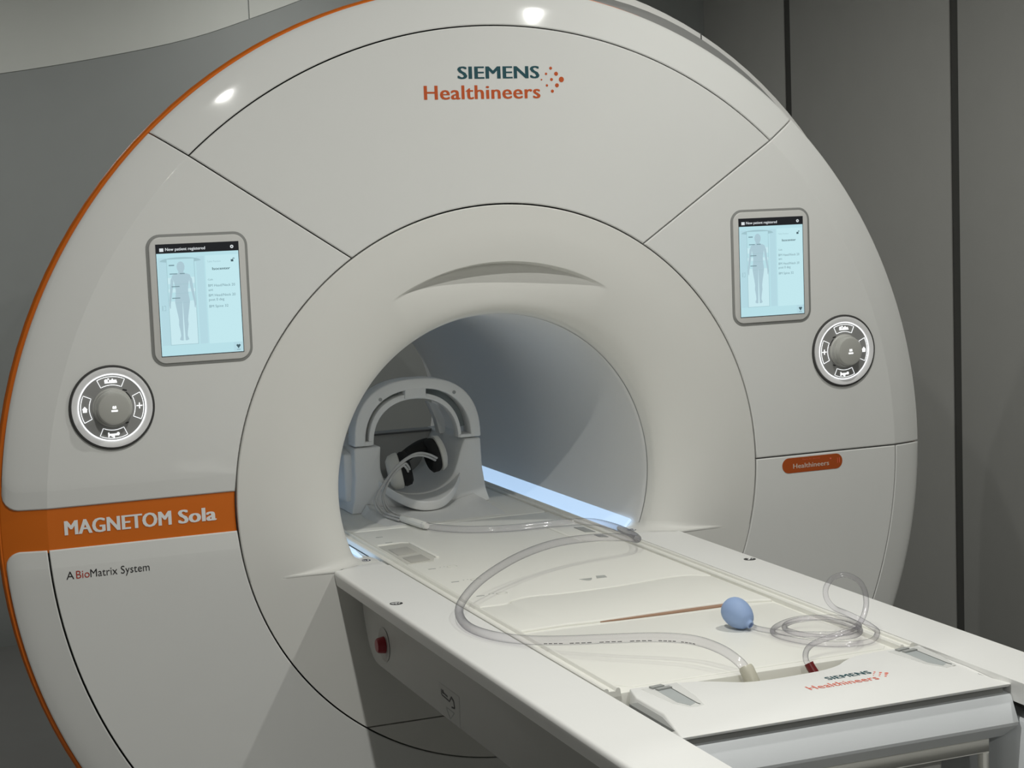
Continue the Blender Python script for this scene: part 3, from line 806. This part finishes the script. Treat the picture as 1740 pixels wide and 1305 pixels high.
ec = T(mb.build('end_cap', TABLE, None, bevel=.0022, seg=3, ang=45, smooth=50))
T(MB().prism([(p[0], p[1] + .002) for p in cutp] + [(.256, -1.05), (-.239, -1.05)], lambda x, y: (x, y, -.186), lambda x, y: (x, y, -.192)).build('cable_tray', mat('tray_cream', (.60, .585, .52), .5, noise=.02), smooth=0))
# recessed shadow line, face and chamfer
T(MB().box(-.268, .276, -1.316, -1.14, -.172, -.152).build('shadow_gap', GROOVE))
prof = [(-1.308, -.1665), (-1.3235, -.1672), (-1.3270, -.1700), (-1.3440, -.2060), (-1.3430, -.2110), (-1.306, -.2380), (-1.296, -.2390), (-1.20, -.2390), (-1.20, -.1665)]
mb = MB(); rows = [[(x, y, z) for y, z in prof] for x in (-.2745, .2825)]
mb.grid(rows, close_v=True); k = len(prof); mb.F.append(tuple(range(k))); mb.F.append(tuple(range(2 * k - 1, k - 1, -1)))
T(mb.build('end_face', NOSEG, smooth=28))
FN = lambda u, v, h: (u, v, ZN + h)
for o in (text('SIEMENS', TEAL_INK, None, 'wordmark', FN, width=.078, cap=.0165, bold=.018, space=1.05, x0=.049, z0=-1.1885, thick=.0005),
          text('Healthineers', CORAL_INK, None, 'wordmark', FN, width=.122, cap=.0200, bold=.008, space=1.05, x0=-.003, z0=-1.222, thick=.0005)):
    T(o)
kk = .122 / 1205.0
T(flat('logo_dots', [disc(.119 + (x - 1340) * kk * 1.15, -1.222 + (497 - y) * kk * 1.25, rr * kk * 1.15, 14) for x, y, rr in dots], CORAL_INK, None, FN, .0005))
# buckle slots left and right of the tray
for s, cx in ((-1, -.195), (1, .250)):
    P = [(cx - .012, -1.100), (cx + .012, -1.098), (cx + .010, -1.196), (cx - .004, -1.206), (cx - .014, -1.180)]
    sl = T(flat('buckle_slot', [P], mat('slot_grey', (.44, .47, .47), .4, noise=.02), None, FN, .0006))
    P2 = [bar(cx - .016, -1.098, cx + .006, -1.094, .010), bar(cx - .012, -1.111, cx + .013, -1.107, .009)]
    q = flat('buckle_tab', P2, GREY_INK, sl, FN, .003); q.matrix_parent_inverse = Matrix.Identity(4)
    q = flat('buckle_edge', [bar(cx + .0125, -1.100, cx + .0105, -1.196, .0018), bar(cx + .0105, -1.196, cx + .012, -1.206, .0018)], mat('slot_dark', (.12, .125, .12), .5, noise=0), sl, FN, .0008); q.matrix_parent_inverse = Matrix.Identity(4)
    wl = flat('buckle_plate', [[(cx - .030, -1.092), (cx + .034, -1.086), (cx + .026, -1.165), (cx + .016, -1.212), (cx - .006, -1.218), (cx - .022, -1.185)]], WHITE, sl, FN, .0003); wl.matrix_parent_inverse = Matrix.Identity(4)
# lifting frame seen below the end cap
mb = MB()
mb.box(-.10, .262, -1.300, -1.285, -.262, -.2392); mb.box(.250, .262, -1.300, -1.285, -.42, -.262); mb.box(-.10, .06, -1.300, -1.285, -.42, -.262)
T(mb.build('apron', CREAM, bevel=.002))
T(MB().box(.02, .20, -1.27, -1.20, -.46, -.262).build('lift_link', TGREY, bevel=.01, seg=3))
mb = MB(); mb.prism(rrect(.285, .42, -1.36, -1.10, .03), lambda x, y: (x, y, -.50), lambda x, y: (x, y, -.205))
T(mb.build('corner_post', NOSEG, bevel=.006))

# ------------------------------------------------------------------ head coil
HC = empty('head_coil', (0, .78, -.1475), 'white head coil with open arch standing on the table inside the bore', 'head coil')
def H(o): return attach(o, HC)
ZC = -.1473
# lower half: posts and trough
trough = [(.124, .016), (.112, -.010), (.100, -.045), (.085, -.075), (.055, -.098), (.02, -.108), (-.02, -.108), (-.055, -.100), (-.082, -.085), (-.098, -.050), (-.100, -.020), (-.097, .016)]
tr = [(p.x, p.y) for p in spline([(a, b, 0) for a, b in trough], 4)]
outer = [(-.166, .016), (-.167, -.060), (-.172, -.115), (-.180, ZC), (.186, ZC), (.176, -.115), (.168, -.060), (.166, .016)]
mb = MB().prism(tr + outer, lambda x, z: (x, .63, z), lambda x, z: (x, .93, z))
base = H(mb.build('base', COILM, None, bevel=.005, seg=3, ang=40))
# ramped foot toward the shoulders
rows = []
for y, hgt, hw in [(.43, .001, .150), (.47, .004, .158), (.52, .010, .162), (.57, .018, .166), (.605, .024, .160), (.628, .028, .157)]:
    rows.append([(hw * u, y, ZC + (hgt * (.22 + .78 * abs(u) ** 2.5) if abs(u) < 1 else 0)) for u in (-1.0001, -1, -.9, -.6, -.3, 0, .3, .6, .9, 1, 1.0001)])
rows = [[(p[0], p[1], ZC) for p in rows[0]]] + rows
H(MB().grid(rows).build('shoulder_foot', COILM, smooth=50))
# back wall of the trough and its rim
bw = [(p[0] * 1.02, p[1]) for p in tr] 
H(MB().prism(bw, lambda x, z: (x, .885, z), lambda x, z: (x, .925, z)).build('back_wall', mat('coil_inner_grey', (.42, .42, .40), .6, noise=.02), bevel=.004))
H(MB().box(-.095, .12, .880, .886, .0095, .0135).build('back_rim', mat('coil_rim_dark', (.10, .10, .10), .6, noise=0)))
H(MB().box(-.062, -.050, .872, .886, -.035, .008).build('back_hook', mat('coil_hook_grey', (.16, .16, .155), .6, noise=0), bevel=.002))
# upper arch
def arch(hw, zt, zb, cx, e, k=40, flat_=1.0):
    return [(cx + hw * math.copysign(abs(cos(t)) ** e, cos(t)), zb + (zt - zb) * abs(sin(t)) ** (e * flat_)) for t in [pi * i / k for i in range(k + 1)]]
z0 = .0195
oa = arch(.1655, .1775, z0, .002, .80)
ia = arch(.1385, .1510, z0, .003, .86)
mb = MB().prism(oa + list(reversed(ia)), lambda x, z: (x, .63, z), lambda x, z: (x, .690, z))
ar = H(mb.build('arch', COILM, None, bevel=.004, seg=3, ang=40))
oa2 = arch(.1215, .1400, z0, -.004, .88); ia2 = arch(.1110, .1265, z0, -.002, .90)
mb = MB().prism(oa2 + list(reversed(ia2)), lambda x, z: (x, .636, z), lambda x, z: (x, .672, z))
H(mb.build('inner_hoop', COILM, None, bevel=.002, ang=40))
H(MB().prism([(-.030, .128), (.026, .128), (.028, .165), (-.026, .165)], lambda x, z: (x, .6305, z), lambda x, z: (x, .688, z)).build('arch_bridge', COILM, None, bevel=.003, ang=40))
H(MB().box(-.164, -.118, .632, .688, .0190, .030).build('arch_foot', COILM, None, bevel=.003)); H(MB().box(.112, .166, .632, .688, .0190, .028).build('arch_foot', COILM, None, bevel=.003))
# added panes, coloured as the dim bore seen through the left and right openings
def slot(t0, t1):
    o_ = [(.003 + .1395 * math.copysign(abs(cos(t)) ** .86, cos(t)), z0 + .1325 * abs(sin(t)) ** .86) for t in [t0 + (t1 - t0) * i / 14 for i in range(15)]]
    i_ = [(-.004 + .1205 * math.copysign(abs(cos(t)) ** .88, cos(t)), z0 + .1195 * abs(sin(t)) ** .88) for t in [t1 - (t1 - t0) * i / 14 for i in range(15)]]
    return o_ + i_
H(MB().prism(slot(radians(102), radians(172)), lambda x, z: (x, .668, z), lambda x, z: (x, .672, z)).build('opening_backing', mat('coil_opening_pale', (.52, .57, .55), .35, noise=.01), smooth=0))
H(MB().prism(slot(radians(8), radians(76)), lambda x, z: (x, .676, z), lambda x, z: (x, .680, z)).build('opening_backing', OPENG, smooth=0))
for x, z in ((-.093, .132), (.100, .136)):
    mb = MB(); lathe(mb, (x, .630, z), (0, -1, 0), [(.0045, 0), (.0045, .0012), (0, .0012)], 16)
    H(mb.build('screw_cap', GREY_INK))
# fin inside on the right, latch side box on the left
H(MB().prism([(.084, .100), (.108, .090), (.128, .050), (.130, .012), (.112, .012), (.104, .050)], lambda x, z: (x, .79, z), lambda x, z: (x, .82, z)).build('support_fin', COILM, bevel=.003))
H(MB().prism([(-.052, .120), (-.020, .120), (-.028, .100), (-.040, .096)], lambda x, z: (x, .77, z), lambda x, z: (x, .79, z)).build('mirror_clip', COILM, bevel=.003))
mb = MB().prism([(.66, .000), (.66, -.120), (.92, -.130), (.92, .030)], lambda y, z: (-.185, y, z), lambda y, z: (-.160, y, z))
H(mb.build('side_cover', COILM, None, bevel=.006, seg=3))
H(MB().prism([(.70, -.02), (.80, -.085), (.80, -.03), (.70, .03)], lambda y, z: (-.1865, y, z), lambda y, z: (-.183, y, z)).build('side_grip', mat('grip_slate', (.22, .25, .25), .5, noise=.02), smooth=0))
# curved head cushion
rows = []
for i in range(9):
    v = i / 8; row = []
    for k in range(25):
        u = -1 + 2 * k / 24
        x = .000 + .108 * u
        yf = .545 + .085 * abs(u) ** 2.0
        y = yf + (.84 - yf) * v
        z = -.118 + .052 * abs(u) ** 2.3 + .018 * v
        row.append((x, y, z))
    rows.append(row)
lowr = [[(p[0], p[1] + .004, p[2] - .024) for p in r] for r in rows]
mb = MB(); mb.grid(rows); mb.grid(lowr)
k = 25
mb.grid([rows[0], lowr[0]]); mb.grid([rows[-1], lowr[-1]])
mb.grid([[r[0] for r in rows], [r[0] for r in lowr]]); mb.grid([[r[-1] for r in rows], [r[-1] for r in lowr]])
H(mb.build('head_cushion', COILM, None, bevel=.004, seg=3, ang=50))

# ------------------------------------------------------------------ headphones with their clear hose
HP = empty('headphones', (0, .65, -.09), 'white headphones with black cushions and clear hose lying in the head coil', 'headphones')
def P_(o): return attach(o, HP)
def cup(c, axis, r, mat_, depth, inner):
    c = Vector(c); a = Vector(axis).normalized()
    mb = MB(); lathe(mb, c, a, [(0, -depth), (r * .70, -depth * .97), (r * .93, -depth * .72), (r, -depth * .3), (r, 0), (r * .9, .002), (0, .002)], 40, (0, 0, 1))
    # stretch tall
    M_ = Matrix.Identity(3)
    for i, v in enumerate(mb.V):
        d = Vector(v) - c
        mb.V[i] = tuple(c + Vector((d.x, d.y * .82, d.z * 1.12)))
    o = P_(mb.build('ear_cup', mat_, None, smooth=50))
    mb = MB(); lathe(mb, c, a, [(0, .001), (r * .90, .001), (r * .98, inner * .3), (r * .95, inner * .8), (r * .78, inner), (r * .55, inner * .8), (0, inner * .7)], 36, (0, 0, 1))
    for i, v in enumerate(mb.V):
        d = Vector(v) - c
        mb.V[i] = tuple(c + Vector((d.x, d.y * .82, d.z * 1.10)))
    q = mb.build('ear_cushion', BLACK, o, smooth=50)
    return o
CUPM = mat('headphone_white', (.66, .65, .60), .4, noise=.01)
axL = Vector((.90, -.15, .20)); axR = Vector((-.92, -.05, -.24))
cup((-.054, .62, -.046), axL, .041, CUPM, .032, .027)
cup((.051, .64, -.016), axR, .041, CUPM, .018, .026)
for o in list(HP.children):
    for c_ in o.children: c_.matrix_parent_inverse = Matrix.Identity(4)
# black band between the cups
pts = spline([(-.042, .640, -.018), (-.018, .650, -.006), (.010, .655, .006), (.034, .650, .012)], 6)
mb = MB()
rows = []
for p in pts:
    rows.append([(p.x, p.y - .012, p.z + .010), (p.x, p.y + .012, p.z + .012), (p.x + .004, p.y + .012, p.z - .014), (p.x + .004, p.y - .012, p.z - .018)])
mb.grid(rows, close_v=True); mb.F.append((0, 1, 2, 3)); o_ = (len(rows) - 1) * 4; mb.F.append((o_ + 3, o_ + 2, o_ + 1, o_))
P_(mb.build('headband', BLACK, None, bevel=.003))
CABLEM = mat('grey_cable', (.55, .55, .54), .35, noise=.02)
CABA = [(.035, .600, -.024), (.010, .585, -.011), (-.019, .570, -.003), (-.048, .560, -.007), (-.087, .550, -.028), (-.117, .540, -.057), (-.141, .530, -.082), (-.149, .525, -.098), (-.144, .520, -.118), (-.129, .510, -.133), (-.112, .455, -.1365)]
CABB = [(-.042, .585, -.043), (-.052, .565, -.032), (-.063, .560, -.024), (-.091, .550, -.041), (-.111, .545, -.064), (-.125, .535, -.088), (-.125, .525, -.112), (-.115, .515, -.130), (-.104, .455, -.1365)]
for C_, d in ((CABA, .0035), (CABB, .0035)):
    for sgn in (-1, 1):
        Q = [(x + sgn * d * .6, y, z + sgn * d * .75) for x, y, z in C_]
        mb = MB(); tube(mb, spline(Q, 6), .0030, 8); P_(mb.build('ear_tube', CABLEM, None, smooth=60))
mb = MB(); tube(mb, [(-.106, .462, -.1365), (-.104, .455, -.1365), (-.095, .385, -.1365), (-.088, .338, -.1365), (-.0865, .330, -.1365)], lambda t: (.0088 if 0.05 < t < .95 else .007), 10)
P_(mb.build('hose_splitter', CREAM, None))
HOSE = [(-0.092, 0.345, -0.1365), (-0.064, 0.296, -0.138), (-0.011, 0.243, -0.1385), (0.078, 0.207, -0.1385), (0.189, 0.194, -0.1365), (0.252, 0.158, -0.1345), (0.270, 0.077, -0.1335), (0.264, -0.027, -0.1315), (0.245, -0.102, -0.127), (0.213, -0.168, -0.116), (0.171, -0.196, -0.103), (0.088, -0.216, -0.092), (-0.017, -0.262, -0.085), (-0.121, -0.330, -0.088), (-0.222, -0.415, -0.100), (-0.286, -0.483, -0.115), (-0.321, -0.539, -0.129), (-0.336, -0.623, -0.1355), (-0.323, -0.707, -0.1355), (-0.285, -0.775, -0.1335), (-0.239, -0.833, -0.127), (-0.181, -0.894, -0.118), (-0.121, -0.947, -0.112), (-0.080, -0.992, -0.112), (-0.059, -1.042, -0.118), (-0.046, -1.079, -0.132), (-0.038, -1.098, -0.152)]
hp_ = spline(HOSE, 8)
mb = MB(); tube(mb, hp_, .0080, 20, caps=False)
P_(mb.build('hose', CLEAR, None, smooth=60))
# small print along the hose
mb = MB()
for i in range(156, 186):
    if i % 5 == 0: continue
    a, b = hp_[i], hp_[i + 1]; t = (b - a).normalized()
    side_ = t.cross(Vector((0, 0, 1))).normalized()
    if side_.y > 0: side_ = -side_
    p = (a + b) / 2 + side_ * .0071 - Vector((0, 0, .0038))
    L = (b - a).length * .36
    mb.add([p - t * L + Vector((0, 0, -.0005)), p + t * L + Vector((0, 0, -.0005)), p + t * L + Vector((0, 0, .0008)), p - t * L + Vector((0, 0, .0008))], [(0, 1, 2, 3)])
P_(mb.build('hose_print', mat('hose_print_ink', (.10, .10, .10), .5, noise=0), None, smooth=0))
mb = MB(); tube(mb, [(-.0405, -1.088, -.138), (-.0400, -1.090, -.141), (-.036, -1.102, -.160), (-.035, -1.106, -.172), (-.035, -1.107, -.174)], lambda t: .0118 if .05 < t < .6 else .0105, 20)
P_(mb.build('hose_plug', mat('translucent_cream', (.60, .58, .48), .35, noise=.02), None))

# ------------------------------------------------------------------ squeeze call bulb
CB = empty('call_bulb', (.10, -.83, -.1515), 'blue rubber squeeze bulb with coiled clear tube on the table', 'squeeze bulb')
def B_(o): return attach(o, CB)
bc = Vector((.094, -.822, -.1275)); ax = Vector((.22, -.84, -.42)).normalized()
mb = MB()
prof = []
for k in range(17):
    t = k / 16; ang = pi * t
    h = -cos(ang) * .0315
    r = .0250 * sin(ang) ** .85 * (1 - .12 * cos(pi * (1 - t)) * 1)
    prof.append((r, h))
prof = prof[:14] + [(.0090, .0282), (.0072, .0310), (.0068, .0345), (.0045, .0348), (.0042, .031), (0, .031)]
lathe(mb, bc, ax, prof, 36, (0, 0, 1))
zmin = min(v[2] for v in mb.V)
mb.V = [(v[0], v[1], v[2] - zmin - .1512) for v in mb.V]
B_(mb.build('bulb', BLUE, None, smooth=60))
TUBE = [(0.069, -1.103, -0.150), (0.066, -1.093, -0.140), (0.084, -1.067, -0.132), (0.114, -1.047, -0.128), (0.158, -1.042, -0.122), (0.195, -1.042, -0.112), (0.222, -1.025, -0.093), (0.241, -0.997, -0.074), (0.250, -0.966, -0.060), (0.242, -0.939, -0.052), (0.223, -0.928, -0.056), (0.202, -0.937, -0.069), (0.197, -0.946, -0.086), (0.207, -0.954, -0.102), (0.235, -0.947, -0.116), (0.252, -0.960, -0.126), (0.258, -0.991, -0.134), (0.252, -1.014, -0.1375), (0.229, -1.029, -0.145), (0.188, -1.023, -0.1464), (0.148, -0.995, -0.1462), (0.122, -0.944, -0.1462), (0.119, -0.900, -0.1462), (0.145, -0.863, -0.1462), (0.193, -0.836, -0.1462), (0.235, -0.838, -0.1462), (0.248, -0.881, -0.144), (0.248, -0.932, -0.140), (0.244, -0.973, -0.139), (0.215, -1.007, -0.138), (0.173, -1.010, -0.1365), (0.142, -0.978, -0.1365), (0.131, -0.930, -0.137), (0.146, -0.892, -0.138), (0.179, -0.873, -0.1375), (0.217, -0.885, -0.1345), (0.240, -0.916, -0.131), (0.240, -0.960, -0.129), (0.228, -0.996, -0.128), (0.188, -1.023, -0.1275), (0.147, -1.008, -0.128), (0.119, -0.969, -0.132), (0.112, -0.922, -0.138), (0.106, -0.880, -0.142), (0.1022, -0.852, -0.1425)]
tp = spline(TUBE, 7)
mb = MB(); tube(mb, tp, .0046, 14, caps=False)
B_(mb.build('air_tube', CLEAR, None, smooth=60))
mb = MB(); tube(mb, [(.0675, -1.099, -.1445), (.069, -1.102, -.150), (.073, -1.108, -.160)], .0075, 20); B_(mb.build('plug_ring', DKRED, None))
mb = MB(); tube(mb, [(.0728, -1.1078, -.160), (.0765, -1.112, -.176)], .0072, 20); B_(mb.build('tube_plug', mat('white_plug', (.72, .71, .68), .4, noise=.01), None))
